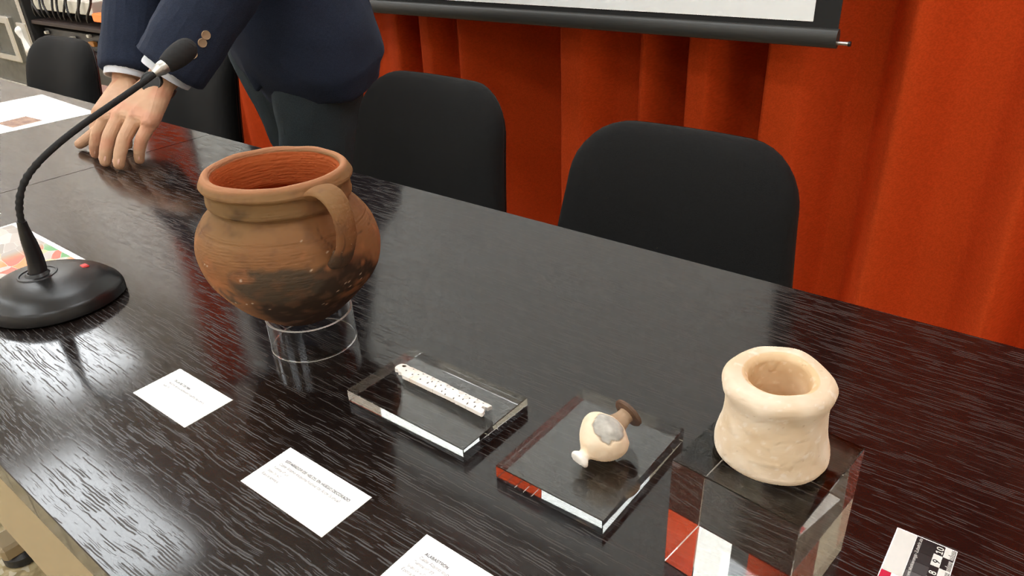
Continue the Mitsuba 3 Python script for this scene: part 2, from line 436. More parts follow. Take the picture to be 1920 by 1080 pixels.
k = thing('clay_jug', 'round-bellied terracotta cooking pot with one handle and soot stains', 'jug')
JUG = V(-0.5295, 0.3345, 0)
R_, U_ = V(0.783, 0.620), V(-0.62, 0.783)
prof = [(0.0, .0255), (0.018, .0255), (.027, .0275), (.034, .0318), (.0435, .0400), (.0540, .0500), (.0640, .0620), (.0720, .0750), (.0762, .0880), (.0772, .0980), (.0758, .1080), (.0722, .1180), (.0672, .1260),
        (.0610, .1330), (.0565, .1370), (.0548, .1390), (.0550, .1402), (.0570, .1408), (.0590, .1416), (.0597, .1440), (.0594, .1480), (.0592, .1530), (.0596, .1556), (.0616, .1572), (.0626, .1588), (.0618, .1606), (.0598, .1640), (.0582, .1664), (.0566, .1676), (.0545, .1676),
        (.0528, .1660), (.0520, .1630), (.0512, .1580), (.0512, .1500), (.0520, .1400), (.0530, .1340), (.0600, .1270), (.0680, .1120), (.0715, .0980), (.0690, .0800), (.0600, .0640), (.0450, .0480), (.0300, .0370), (.0, .0335)]
pp = spline(prof, 300, 2)
pp[:, 0] = np.maximum(pp[:, 0], 0.0)
RIM_ROW = int(pp[:, 1].argmax())
jm = lathe(pp, 260)
jv = np.array(jm.vertices)
ang = np.arctan2(jv[:, 1], jv[:, 0])
nz = meshkit.fbm(jv * 28, 3, 5) - 0.5
rad = np.linalg.norm(jv[:, :2], axis=1, keepdims=True) + 1e-9
jv[:, :2] *= 1 + (0.018 * nz)[:, None]
jv[:, :2] *= 1 + 0.012 * np.cos(2 * (ang - 0.7))[:, None]
u = jv[:, :2] @ R_
body_w = np.exp(-((jv[:, 2] - 0.095) / 0.035) ** 2)
jv[:, 2] += -0.07 * u * body_w + 0.0012 * (meshkit.noise(jv * 60, 9) - 0.5)
outer = np.arange(len(jv)) < 260 * 120
gro = np.exp(-((jv[:, 2] + 0.07 * u * body_w - 0.1235) / 0.0008) ** 2)
jv[:, :2] *= 1 - (0.012 * gro * (rad[:, 0] > 0.055))[:, None]
jv[:, 2] += -0.022 * (jv[:, :2] @ R_) * np.clip((jv[:, 2] - 0.11) / 0.05, 0, 1)
jm.vertices = jv
hx = math.radians(-4)
hd = V(math.cos(hx), math.sin(hx), 0)
hs = V(-hd[1], hd[0], 0)
hp = spline([hd * 0.0575 + V(0, 0, .1560), hd * 0.068 + V(0, 0, .1605), hd * 0.0830 + V(0, 0, .1555), hd * 0.0905 + V(0, 0, .1400), hd * 0.0885 + V(0, 0, .1225), hd * 0.0800 + V(0, 0, .1080), hd * 0.0735 + V(0, 0, .1015)], 60)
th = np.linspace(0, 2 * np.pi, 28, endpoint=False)
tt = np.gradient(hp, axis=0)
tt /= np.linalg.norm(tt, axis=1, keepdims=True)
wid = np.interp(np.linspace(0, 1, 60), [0, .15, .5, .85, 1], [.0150, .0112, .0092, .0098, .0125])
thk = np.interp(np.linspace(0, 1, 60), [0, .2, .8, 1], [.0050, .0046, .0050, .0066])
hv = []
for i_ in range(60):
    nn = np.cross(hs, tt[i_])
    prof_t = thk[i_] * np.sin(th) * (1 - 0.30 * np.cos(th) ** 2 * (np.sin(th) > 0) + 0.18 * np.cos(2 * th) * (np.sin(th) > 0) * -1)
    hv.append(hp[i_] + (wid[i_] * np.cos(th))[:, None] * hs + prof_t[:, None] * nn)
hv = np.vstack(hv + [hp[:1], hp[-1:]])
i_ = np.arange(28)
hf = np.vstack([tri(grid_faces(60, 28, True)), np.stack([np.full(28, 1680), i_, (i_ + 1) % 28], 1), np.stack([np.full(28, 1681), 59 * 28 + (i_ + 1) % 28, 59 * 28 + i_], 1)])
hm = trimesh.Trimesh(hv, hf, process=False)
if hm.volume < 0:
    hm.invert()
for _ in range(2):
    hm = hm.subdivide()
hm.vertices = np.array(hm.vertices) + 0.0006 * (meshkit.noise(np.array(hm.vertices) * 150, 3)[:, None] - 0.5)

def jug_colour(v, handle=False):
    """Fired clay with soot, ochre slip, a pale fleck here and there; laid out on the pot itself."""
    a = np.degrees(np.arctan2(v[:, 1], v[:, 0]))
    r = np.linalg.norm(v[:, :2], axis=1)
    z = v[:, 2]
    n1, n2, n3 = meshkit.fbm(v * 22, 4, 11), meshkit.fbm(v * 60, 3, 21), meshkit.noise(v * 560, 31)
    n4 = meshkit.fbm(v * 12, 3, 41)
    c = np.outer(1 - n1, [.165, .066, .024]) + np.outer(n1, [.25, .123, .050])
    def lay(c, col, w):
        return c * (1 - w[:, None]) + np.array(col) * w[:, None]
    st = lambda lo, hi, x: np.clip((x - lo) / (hi - lo), 0, 1) ** 2 * (3 - 2 * np.clip((x - lo) / (hi - lo), 0, 1))
    away = lambda a0: (a - a0 + 180) % 360 - 180
    c = lay(c, [.205, .112, .045], 0.95 * st(.34, .58, n4) * st(.105, .135, z))            # ochre slip on neck and collar
    c = lay(c, [.17, .105, .045], 0.55 * st(.40, .60, n1) * st(.136, .142, z) * st(.160, .154, z))
    c = lay(c, [.185, .060, .026], 0.85 * st(.38, .60, n1) * st(-22, 12, a) * (a < 150) * st(.135, .120, z))    # darker red on the right flank
    c = lay(c, [.30, .115, .042], 0.7 * np.exp(-(away(-95) / 28) ** 2) * np.exp(-((z - .085) / .02) ** 2) * st(.35, .6, n2))
    soot = np.exp(-(away(-12) / 52) ** 2) * np.exp(-((z - 0.066) / 0.030) ** 2)
    c = lay(c, [.024, .0150, .0095], 0.96 * st(.16, .46, soot + 1.0 * (n1 - 0.5) + .55 * (n2 - .5)))
    grey = np.exp(-(away(-46) / 26) ** 2) * np.exp(-((z - .092) / .018) ** 2)
    c = lay(c, [.055, .041, .027], 0.9 * st(.22, .50, grey + .9 * (n1 - .5) + .6 * (n2 - .5)))
    low = st(.080, .046, z + 0.03 * (n1 - .5)) * st(-85, -50, a)
    c = lay(c, [.028, .013, .0075], 0.93 * low)
    left = np.exp(-(away(-83) / 10) ** 2) * np.exp(-((z - .078) / .010) ** 2)
    c = lay(c, [.075, .050, .030], 0.85 * st(.35, .6, left + .6 * (n2 - .5)))
    c = lay(c, [.34, .13, .05], 0.6 * st(.56, .74, n2) * (r > .05) * st(.05, .08, z) * st(.128, .110, z))
    c = lay(c, [.13, .06, .030], 0.45 * st(.50, .75, meshkit.fbm(v * 95, 3, 77)))
    crack = np.exp(-((away(-8) - 3.2 * (meshkit.noise(v * 55, 5) - .5) * 4) / .55) ** 2) * st(.135, .125, z) * st(.06, .08, z)
    crack2 = np.exp(-((z - .112 - .004 * (meshkit.noise(v * 50, 6) - .5) * 4 - .0002 * away(10)) / .00045) ** 2) * (away(12) > -16) * (away(12) < 60)
    c = lay(c, [.07, .030, .016], 0.75 * np.clip(crack + crack2, 0, 1))
    c = lay(c, [.50, .38, .28], 0.8 * (n3 > .925) * (n2 > .40) * st(.05, .07, z) * st(.135, .120, z))
    if handle:
        c = lay(c, [.045, .032, .022], 0.85 * st(.125, .108, z) * st(.35, .55, n1 + 0.15))
    else:
        inn = (np.arange(len(v)) >= 260 * (RIM_ROW + 5))
        ci = np.outer(1 - n1, [.36, .075, .018]) + np.outer(n1, [.46, .115, .030])
        c = np.where(inn[:, None], ci, c)
        c = lay(c, [.40, .185, .095], 0.8 * st(.1630, .1668, z))
    return np.clip(c, 0, 1)
mat('m_clay', {'type': 'mesh_attribute', 'name': 'vertex_color'}, 0.72, specular=0.3, two=True)
def clay_relief(p, n, uv):
    return fbm(p.x * 500, p.y * 500, p.z * 500, 2) + 0.8 * noise(p.x * 60, p.y * 60, p.z * 900)
scene['m_clay'] = {'type': 'twosided', 'bsdf': {'type': 'bumpmap', 'arbitrary': proc(clay_relief, 4e-4), 'scale': 0.00060, 'bsdf': {'type': 'principled', 'base_color': {'type': 'mesh_attribute', 'name': 'vertex_color'}, 'roughness': 0.72, 'specular': 0.25}}}
col = jug_colour(np.array(jm.vertices))
jm.apply_translation(JUG + V(0, 0, TOP))
add(k + '__pot', jm, 'm_clay', smooth=True, color=col)
hcol = jug_colour(np.array(hm.vertices), True)
hm.apply_translation(JUG + V(0, 0, TOP))
add(k + '__handle', hm, 'm_clay', smooth=True, color=hcol)
part_label(k + '__handle', 'strap handle with sooty lower end')

# ------------------------------------------------------------------ acrylic slabs and cube
k = thing('acrylic_slab', 'clear acrylic slab under the decorated bone strip', 'display stand')
add(k, box(-0.4190, -0.2925, 0.2885, 0.3640, TOP + 0.0002, TOP + 0.0120, 0.0004), 'm_acrylic')
k = thing('acrylic_slab', 'clear acrylic slab under the small broken clay flask', 'display stand')
add(k, box(-0.2635, -0.1765, 0.2895, 0.4000, TOP + 0.0002, TOP + 0.0120, 0.0004), 'm_acrylic')
k = thing('acrylic_cube', 'clear acrylic cube under the alabaster vessel', 'display stand')
CUBE_TOP = TOP + 0.0800
add(k, rot_z(box(-0.1314, -0.0572, 0.2897, 0.3683, TOP + 0.0002, CUBE_TOP, 0.0005), -6.0, [-0.0943, 0.3290, 0]), 'm_acrylic')

# ------------------------------------------------------------------ alabaster vessel on the cube
k = thing('alabaster_vessel', 'cream alabaster vessel fragment with thick rolled rim on the acrylic cube', 'vessel')
prof = [(0.0, 0.0), (.020, .0), (.0270, .0008), (.0298, .0045), (.0302, .0095), (.0290, .0170), (.0275, .0250), (.0268, .0310), (.0268, .0360), (.0276, .0400), (.0288, .0438), (.0293, .0475), (.0283, .0510), (.0262, .0532),
        (.0222, .0541), (.0188, .0536), (.0168, .0515), (.0160, .0475), (.0158, .0400), (.0160, .0280), (.0155, .0160), (.0120, .0110), (.0, .0100)]
pp = spline(prof, 160, 2)
pp[:, 0] = np.maximum(pp[:, 0], 0)
am = lathe(pp, 200)
av = np.array(am.vertices)
s = meshkit.fbm(av * 45, 3, 3) - 0.5
av[:, :2] *= 1 + 0.085 * s[:, None]
av[:, 2] += 0.0045 * (meshkit.noise(av[:, [0, 1, 2]] * 55, 7) - 0.5) * np.clip(av[:, 2] / 0.03, 0, 1)
dirs = av[:, :2] @ V(-0.62, -0.783) / 0.03
av[:, :2] += np.outer(0.0022 * np.exp(-((av[:, 2] - .0035) / .006) ** 2) * np.clip(av[:, :2] @ V(.95, -.3) / .03, 0, 1), V(.95, -.3))
n1, n2, n3 = meshkit.fbm(av * 70, 4, 5), meshkit.fbm(av * 220, 2, 15), meshkit.noise(av * 500, 8)
acol = np.outer(1 - n1, [.60, .46, .31]) + np.outer(n1, [.84, .75, .62])
w = np.clip((meshkit.fbm(av * 40, 3, 25) - .45) / .2, 0, 1)[:, None]
acol = acol * (1 - .6 * w) + np.array([.60, .45, .28]) * .6 * w
w = (np.clip((meshkit.fbm(av * 300, 3, 15) - .64) / .10, 0, 1) * .30)[:, None]
acol = acol * (1 - w) + np.array([.90, .86, .80]) * w
w = ((n3 > .93) * .45)[:, None]
acol = acol * (1 - w) + np.array([.40, .28, .16]) * w
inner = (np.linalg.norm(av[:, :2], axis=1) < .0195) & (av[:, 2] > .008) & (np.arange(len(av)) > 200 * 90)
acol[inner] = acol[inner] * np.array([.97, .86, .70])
am.vertices = av
am.apply_scale(0.985)
am.apply_translation([-0.0950, 0.3305, CUBE_TOP + 0.0002])
def stone_relief(p, n, uv):
    return fbm(p.x * 700, p.y * 700, p.z * 700, 2) + 1.2 * smoothstep(.6, .8, noise(p.x * 260, p.y * 260, p.z * 200))
scene['m_stone'] = {'type': 'twosided', 'bsdf': {'type': 'bumpmap', 'arbitrary': proc(stone_relief, 4e-4), 'scale': 0.00030, 'bsdf': {'type': 'principled', 'base_color': {'type': 'mesh_attribute', 'name': 'vertex_color'}, 'roughness': 0.62, 'specular': 0.3}}}
add(k, am, 'm_stone', smooth=True, color=acol)

# ------------------------------------------------------------------ decorated bone strip
k = thing('bone_strip', 'white bone thread separator with drilled dots lying on the acrylic slab', 'bone strip')
from shapely.geometry import Polygon
L_, W_ = 0.0995, 0.0125
pl = Polygon([(0, .003), (.001, .0015), (.004, .0022), (.006, .0006), (.009, .0012), (.012, -.0006), (.03, -.0004), (.055, 0), (.0695, .0002), (.070, .0006), (.0705, .0001), (.0985, .0), (.0995, .0008), (.0990, .0035), (.0952, .0042), (.0948, .0062),
              (.0990, .0068), (.0995, .0115), (.097, .0122), (.065, .0122), (.0642, .0114), (.058, .0116), (.050, .0127), (.03, .0124), (.012, .0120), (.0085, .0114), (.006, .0122), (.003, .0118), (.0008, .0098)])
st = trimesh.creation.extrude_polygon(pl, 0.0034, engine='earcut')
man = to_man(st) - m3.Manifold.cylinder(0.02, 0.0016, 0.0016, 20).translate([.0055, .0080, -.005])
dots = [(.0118, .0045), (.0150, .0098), (.0200, .0036), (.0245, .0062), (.0265, .0098), (.0300, .0030), (.0325, .0085), (.036, .0108), (.0385, .0028), (.0405, .0060), (.0440, .0096), (.047, .0032), (.0500, .0066), (.0530, .0105),
        (.0555, .0018), (.0565, .0048), (.0600, .0008), (.0615, .0086), (.066, .0108), (.0690, .0010), (.0715, .0050), (.0740, .0098), (.0765, .0036), (.0800, .0075), (.0825, .0022), (.0855, .0105), (.0865, .0060), (.0900, .0028), (.0925, .0094)]
man = man - m3.Manifold.batch_boolean([m3.Manifold.cylinder(.01, .00042, .00042, 10).translate([x, y, .0030]) for x, y in dots], m3.OpType.Add)
bm = to_tm(man.refine_to_length(.0006))
bv = np.array(bm.vertices)
n1, n2 = meshkit.fbm(bv * 120, 3, 4), meshkit.fbm(bv * 500, 2, 5)
bcol = np.outer(1 - n1, [.80, .77, .70]) + np.outer(n1, [.90, .89, .86])
w = (np.clip(1 - bv[:, 0] / .045, 0, 1) * np.clip((n1 - .42) / .2, 0, 1) * .75)[:, None]
bcol = bcol * (1 - w) + np.array([.78, .58, .38]) * w
for x, y in dots:
    bcol[np.hypot(bv[:, 0] - x, bv[:, 1] - y) < .00072] = [.09, .075, .06]
bcol[np.hypot(bv[:, 0] - .0055, bv[:, 1] - .0080) < .00175] = [.22, .18, .13]
for cx_, cy_ in ((.0385, .0088), (.0555, .0095), (.0700, .0092), (.0772, .0068), (.0880, .0078)):
    d = np.hypot(bv[:, 0] - cx_, bv[:, 1] - cy_)
    for rr in (.0009, .0018):
        w = (np.exp(-((d - rr) / .00022) ** 2) * .55)[:, None]
        bcol = bcol * (1 - w) + np.array([.25, .21, .17]) * w
for xc in (.0205, .0462, .0695, .0815):
    w = (np.exp(-((bv[:, 0] - xc - .0012 * np.sin(bv[:, 1] * 700) + .1 * (bv[:, 1] - .006)) / .00022) ** 2) * .6 * (n2 > .35))[:, None]
    bcol = bcol * (1 - w) + np.array([.33, .25, .17]) * w
end = np.clip((bv[:, 0] - .0955) / .002, 0, 1) * (bv[:, 1] > .0065) * (bv[:, 2] < .003)
bcol = bcol * (1 - .5 * end[:, None])
bv[:, 2] += .0016 * (1 - ((bv[:, 1] - .006) / .0062) ** 2) + .0003 * (n1 - .5)
bm.vertices = bv
bm.apply_transform(trimesh.transformations.rotation_matrix(math.radians(-1.2), [0, 0, 1]))
bm.apply_translation([-.4045, .3265, TOP + .0122])
mat('m_bone', {'type': 'mesh_attribute', 'name': 'vertex_color'}, 0.5, specular=0.4, two=True)
add(k, bm, 'm_bone', smooth=False, color=bcol)

# ------------------------------------------------------------------ small clay flask
k = thing('clay_flask', 'small broken clay flask lying on its side on the acrylic slab', 'flask')
SLAB = TOP + .0121
fa_, fb_ = V(-.2155, .3195, SLAB + .0065), V(-.2045, .3655, SLAB + .0225)
ax = fb_ - fa_
prof = [(0.0, .0), (.0045, .0), (.0066, .0010), (.0070, .0026), (.0058, .0046), (.0044, .0066), (.0048, .0085), (.0078, .0110), (.0120, .0145), (.0158, .0190), (.0181, .0240), (.0184, .0280), (.0165, .0325), (.0120, .0362), (.0092, .0380), (.0, .0385)]
pp = spline(prof, 120, 2)
pp[:, 0] = np.maximum(pp[:, 0], 0)
bm = lathe(pp, 120)
bv = np.array(bm.vertices)
s = meshkit.fbm(bv * 70, 3, 13) - .5
bv[:, :2] *= 1 + .10 * s[:, None]
bv[:, 2] += .003 * (meshkit.noise(bv * 90, 14) - .5)
mloc = trimesh.geometry.align_vectors([0, 0, 1], ax / np.linalg.norm(ax))
mloc[:3, 3] = fa_
wv = trimesh.transform_points(bv, mloc)
# the pale grey mend on the upper right of the belly, towards the camera
cen = fa_ + ax * .60 / 1.0
mend_dir = V(.42, -.25, .87)
mend_dir /= np.linalg.norm(mend_dir)
mend_c = fa_ + ax / np.linalg.norm(ax) * .0265 + mend_dir * .0185
dm = np.linalg.norm(wv - mend_c, axis=1) + .004 * (meshkit.noise(bv * 260, 3) - .5)
n1 = meshkit.fbm(bv * 110, 4, 17)
fcol = np.outer(1 - n1, [.74, .56, .36]) + np.outer(n1, [.86, .76, .60])
side_w = (np.clip((wv - fa_) @ V(.8, -.2, -.5) / .02, 0, 1) * .6)[:, None]
fcol = fcol * (1 - side_w) + np.array([.72, .47, .27]) * side_w
tipw = np.clip(1 - (bv[:, 2] - .004) / .004, 0, 1)[:, None]
fcol = fcol * (1 - tipw) + np.array([.88, .85, .78]) * tipw
g = meshkit.fbm(bv * 260, 3, 19)
inside = dm < .0118
fcol[inside] = (np.outer(1 - g, [.26, .25, .22]) + np.outer(g, [.62, .60, .54]))[inside]
edge = np.exp(-((dm - .0120) / .0005) ** 2)[:, None]
fcol = fcol * (1 - .75 * edge) + np.array([.25, .17, .10]) * .75 * edge
out_n = np.array(bm.vertex_normals)
bv -= out_n * (.0005 * np.exp(-((dm - .0120) / .0006) ** 2))[:, None]
bm.vertices = bv
bm.apply_transform(mloc)
scene['m_flask'] = {'type': 'twosided', 'bsdf': {'type': 'bumpmap', 'arbitrary': proc(stone_relief, 4e-4), 'scale': 0.0003, 'bsdf': {'type': 'principled', 'base_color': {'type': 'mesh_attribute', 'name': 'vertex_color'}, 'roughness': 0.6, 'specular': 0.35}}}
add(k + '__body', bm, 'm_flask', smooth=True, color=fcol)
def brown(p, n, uv):
    return mix((.055, .028, .016), (.15, .085, .05), fbm(p.x * 300, p.y * 300, p.z * 300))
def tan(p, n, uv):
    return mix((.30, .18, .10), (.46, .33, .22), fbm(p.x * 200, p.y * 200, p.z * 200))
mat('m_flask_neck', proc(tan), .6)
mat('m_flask_disc', proc(brown), .6)
nk = lathe([(0, .036), (.0088, .036), (.0074, .040), (.0060, .0445), (.0056, .0480), (.0060, .0495), (0, .0495)], 48)
add(k + '__neck', nk.apply_transform(mloc), 'm_flask_neck', smooth=40)
dk = lathe([(0, .0490), (.0065, .0490), (.0108, .0496), (.0116, .0506), (.0114, .0520), (.0095, .0528), (.0040, .0522), (0, .0516)], 48)
add(k + '__rim_disc', dk.apply_transform(mloc), 'm_flask_disc', smooth=40)
part_label(k + '__rim_disc', 'dark brown rim disc')

# ------------------------------------------------------------------ caption cards, scale card, papers
def lettering(text, width=None, height=None, bold=False):
    m = meshkit.text_mesh(text, 1.0, 0.04, bold)
    s_ = width / float(m.bounds[1][0] - m.bounds[0][0]) if width else height
    m.apply_scale([s_, s_, 1])
    m.vertices[:, 2] *= .0001 / .04
    return m

def card(label, xa, ya, w, h, deg, lines):
    k = thing('caption_card', label, 'card', 'white caption cards lying in front of the exhibits')
    add(k + '__card', rot_z(box(xa, xa + w, ya - h, ya, TOP + .0001, TOP + .0005), deg, [xa, ya, 0]), 'm_paper')
    for txt, dx, dy, width, height, bold in lines:
        t = lettering(txt, width, height, bold).apply_translation([xa + dx, ya + dy, TOP + .0005])
        add(k + '__lettering', rot_z(t, deg, [xa, ya, 0]), 'm_ink' if bold else 'm_ink_light')
    return k
card('white caption card in front of the clay jug, headed OLLA DE COCINA', -.5815, .2325, .081, .0435, .6,
     [('OLLA DE COCINA', .0135, -.0135, .0235, None, True), ('Restos de la cocina del Castillo de Lorca', .0120, -.0180, .0530, None, False), ('Siglo XV', .0105, -.0225, .0095, None, False)])
card('white caption card headed SEPARADOR DE HILOS, in front of the bone strip slab', -.4105, .2245, .0895, .0435, .5,
     [('SEPARADOR DE HILOS EN HUESO DECORADO', .0095, -.0125, .0700, None, True), ('Calle Álamo esquina Núñez de Arce (Lorca)', .0085, -.0170, .0660, None, False), ('Tumba nº 22', .0076, -.0213, .0165, None, False),
      ('Siglo IV a.C.', .0066, -.0256, .0150, None, False), ('Época ibérica', .0056, -.0299, .0180, None, False)])
card('white caption card headed ALABASTRÓN, cut off by the bottom of the photo', -.2672, .2238, .0860, .0450, .3,
     [('ALABASTRÓN', .0105, -.0130, .0190, None, True), ('Calle Álamo esquina Núñez de Arce (Lorca)', .0095, -.0172, .0650, None, False), ('Tumba nº 22', .0085, -.0213, .0165, None, False),
      ('Siglo IV a.C.', .0075, -.0254, .0150, None, False), ('Época ibérica', .0065, -.0295, .0180, None, False)])

k = thing('scale_card', 'black and white photographic scale card with centimetre numbers', 'scale card')
RX, RY, RW, RL = -.0312, .4020, .0335, .1000
RD = .5
RZ = TOP + .0011
mat('m_print_black', (.008, .008, .009), .45)
mat('m_print_white', (.70, .70, .66), .5)
mat('m_print_red', (.55, .01, .05), .5)
def rul(xa, xb, ya, yb, z1=.00012, z0=0.0):
    return rot_z(box(RX + xa, RX + xb, RY + ya, RY + yb, RZ + z0, RZ + z1), RD, [RX, RY, 0])
add(k + '__card', rot_z(box(RX, RX + RW, RY - RL, RY, TOP + .0001, RZ, .0002), RD, [RX, RY, 0]), 'm_paper')
ce = .0010
add(k + '__white_field', rul(.0006, .0115, -.0390, -ce), 'm_print_white')
add(k + '__red_field', rul(.0006, .0060, -.0500, -.0392), 'm_print_red')
add(k + '__black_field', rul(.0117, .0330, -RL + .001, -ce), 'm_print_black')
for n in range(4):
    v_ = (.010, .018, .045, .09)[n]
    mat(f'm_grey_{n + 1}', (v_, v_, v_ * 1.02), .5)
    add(k + '__grey_patch', rul(.0120, .0225, -.0135 - .0088 * n + .0001, -.0050 - .0088 * n, .00018, .0001), f'm_grey_{n + 1}')
for n in range(9):
    ya = -ce - .0088 - .0100 * n
    if n % 2 == 0:
        add(k + '__checker', rul(.0272, .0328, ya, ya + .0088 + (.0012 if n else 0), .0002, .0001), 'm_print_white')
    else:
        add(k + '__checker', rul(.0224, .0272, ya, ya + .0100, .0002, .0001), 'm_print_white')
for n, lab in enumerate(('10', '9', '8', '7', '6', '5')):
    t = lettering(lab, None, .0036 / 1.0, True)
    c_ = t.bounds.mean(0)
    t.apply_translation([-c_[0], -c_[1], 0])
    t = rot_z(t, 90, [0, 0, 0]).apply_translation([RX + .0248, RY - ce - .0046 - .0100 * n, RZ + .0002])
    add(k + '__numeral', rot_z(t, RD, [RX, RY, 0]), 'm_print_black' if n % 2 else 'm_print_white')
ticks_w, ticks_b = [], []
for n in range(80):
    ya = -ce - .0010 * n
    ln = .0034 if n % 10 == 5 else .0022
    (ticks_b if (n // 10) % 2 == 0 else ticks_w).append(rul(.0329 - ln, .0330, ya - .00062, ya - .00025, .00026, .0001))
add(k + '__tick_marks', join(*ticks_b), 'm_print_black')
add(k + '__tick_marks', join(*ticks_w), 'm_print_white')
t = lettering('www.Markierungs-Zubehör.de', .036, None, False)
t = rot_z(t, 90, [0, 0, 0]).apply_translation([RX + .0148, RY - .0380, RZ + .0002])
add(k + '__lettering', rot_z(t, RD, [RX, RY, 0]), 'm_print_white')

k = thing('paper_sheet', 'white paper sheet with a small brown picture on the left table', 'paper')
PD = -2.5
add(k + '__sheet', rot_z(box(-1.914, -1.617, .428, .638, TOP + .0001, TOP + .0005), PD + 14 * 0, [-1.617, .638, 0]), 'm_paper')
def brown_photo(p, n, uv):
    return mix((.16, .075, .05), (.42, .26, .18), fbm(p.x * 90, p.y * 140, 0., 3))
mat('m_brown_photo', proc(brown_photo), .5)
add(k + '__picture', rot_z(box(-1.722, -1.652, .489, .546, TOP + .0005, TOP + .0007), 4, [-1.69, .52, 0]), 'm_brown_photo')
part_label(k + '__picture', 'small brown printed picture')

k = thing('printed_photo', 'colour printed photo sheet partly under the microphone base', 'paper')
add(k + '__sheet', box(-1.100, -.8745, .130, .2905, TOP + .0001, TOP + .0005), 'm_paper')
def collage(p, n, uv):
    d1, d2, w_ = voronoi(p.x * 42 + 2.0 * noise(p.x * 30, p.y * 30), p.y * 55)
    c = mix((.30, .26, .23), (.62, .56, .50), w_)
    right_part = smoothstep(-1.00, -.965, p.x)
    c = mix(c, (.75, .22, .05), right_part * smoothstep(.52, .54, w_))
    c = mix(c, (.75, .45, .22), right_part * smoothstep(.68, .70, w_))
    c = mix(c, (.10, .32, .10), right_part * smoothstep(.42, .40, w_))
    c = mix(c, (.60, .10, .05), right_part * smoothstep(.24, .22, w_))
    c = mix(c, (.72, .30, .14), (1 - right_part) * smoothstep(.84, .86, w_))
    return mix(c, (.62, .58, .54), smoothstep(.06, .0, d2 - d1) * .5)
mat('m_collage', proc(collage), .35)
add(k + '__picture', box(-1.095, -.8820, .135, .2840, TOP + .0005, TOP + .0007), 'm_collage')
part_label(k + '__picture', 'colourful printed picture')
k = thing('paper_slip', 'corner of a white paper slip at the left edge of the photo', 'paper')
add(k, box(-1.245, -1.156, .235, .2930, TOP + .0001, TOP + .0005), 'm_paper')

# ------------------------------------------------------------------ gooseneck microphone
k = thing('gooseneck_microphone', 'black gooseneck table microphone with foam tip and red button', 'microphone')
MC = V(-.826, .226)
prof = [(0, .0), (.90, .0), (.98, .0015), (1.0, .0045), (.985, .0090), (.93, .0150), (.82, .0215), (.66, .0267), (.46, .0302), (.24, .0312), (0, .0314)]
pp = spline(prof, 70, 2)
bm = lathe(np.column_stack([np.maximum(pp[:, 0], 0), np.maximum(pp[:, 1], 0)]), 120)
bv = np.array(bm.vertices)
a_ = np.arctan2(bv[:, 1], bv[:, 0])
ex = .075 + .006 * np.cos(a_ - math.radians(60)) ** 3 - .016 * np.clip(np.cos(a_ - math.radians(140)), 0, 1)
bv[:, 0] *= ex
bv[:, 1] *= ex * .90
bm.vertices = bv + V(MC[0], MC[1], TOP + .0009)
if bm.volume < 0:
    bm.invert()
mat('m_mic_base', (.006, .006, .0063), .33)
add(k + '__base', bm, 'm_mic_base', smooth=40)
CB0 = V(-.8135, .2165, TOP + .0355)
CB = V(-.8235, .2190, TOP + .0300)
add(k + '__collar_ring', lathe([(.0085, 0), (.0190, 0), (.0195, .0015), (.0185, .0030), (.0170, .0030), (.0165, .0018), (.0120, .0022), (.0095, .0050), (.0085, .0050)], 64, True).apply_translation(CB), 'm_black_plastic', smooth=40)
sw = add(k + '__switch', box(-.8095, -.8005, .2545, .2620, TOP + .0220, TOP + .0315, .0012), 'm_red_button')
part_label(sw, 'red switch button')
add(k + '__switch_plate', box(-.8120, -.7930, .2510, .2640, TOP + .0190, TOP + .0262, .001), 'm_black_plastic')
np_ = spline([CB + V(0, 0, .000), CB0 + V(-.003, .004, .050), CB0 + V(.000, .007, .074), CB0 + V(0, .019, .095), CB0 + V(0, .039, .111), CB0 + V(0, .073, .1285), CB0 + V(0, .122, .148), CB0 + V(0, .182, .172)], 140)
z_ = np.linspace(0, 1, 140)
k0 = int(140 * .20)
add(k + '__stem', tube(np_[:k0 + 4], np.interp(z_[:k0 + 4], [0, .02, .14, .21], [.0085, .0088, .0070, .0046]), 24), 'm_black_plastic', smooth=40)
gr = .0033 + .00035 * np.sign(np.sin(np.arange(140) * 1.9)) * (z_ < .45)
add(k + '__gooseneck', tube(np_[k0:], gr[k0:], 16), 'm_black_matte', smooth=60)
tip = np_[-1]
td = np_[-1] - np_[-6]
td /= np.linalg.norm(td)
add(k + '__tip_collar', align(lathe([(0, 0), (.0040, 0), (.0066, .008), (.0074, .010), (.0074, .018), (0, .018)], 32), td, tip - td * .008), 'm_aluminium', smooth=35)
part_label(k + '__tip_collar', 'silver collar')
foam = lathe(spline([(0, .0), (.0085, .0005), (.0105, .006), (.0122, .016), (.0125, .026), (.0110, .035), (.0066, .0410), (0, .0425)], 60, 2), 48)
fv = np.array(foam.vertices)
foam.vertices = fv + .0006 * (meshkit.noise(fv * 900, 2)[:, None] - .5)
add(k + '__foam_windscreen', align(foam, td, tip + td * .008), 'm_black_matte', smooth=60)

# ------------------------------------------------------------------ the standing man
k = thing('person', 'man in navy suit jacket leaning over the table, pressing his fingertips on it', 'person')
F_, L2 = V(-.35, -.937, 0), V(.937, -.35, 0)
P_ = V(-1.335, .968, .87)
LS, LE, LW = V(-1.195, .815, 1.310), V(-1.175, .742, 1.013), V(-1.2380, .6050, .8500)
RS, RE, RW_ = V(-1.500, .945, 1.310), V(-1.458, .742, 1.053), V(-1.4110, .6240, .8230)
LH, LK, LA = V(-1.255, .945, .86), V(-1.312, .925, .50), V(-1.300, .985, .09)
RH, RK, RA = V(-1.470, .985, .84), V(-1.400, 1.020, .48), V(-1.420, 1.065, .09)
NECK = (LS + RS) / 2 + V(0, 0, .045) + F_ * .03
HEAD = NECK + V(0, 0, .15) + F_ * .085

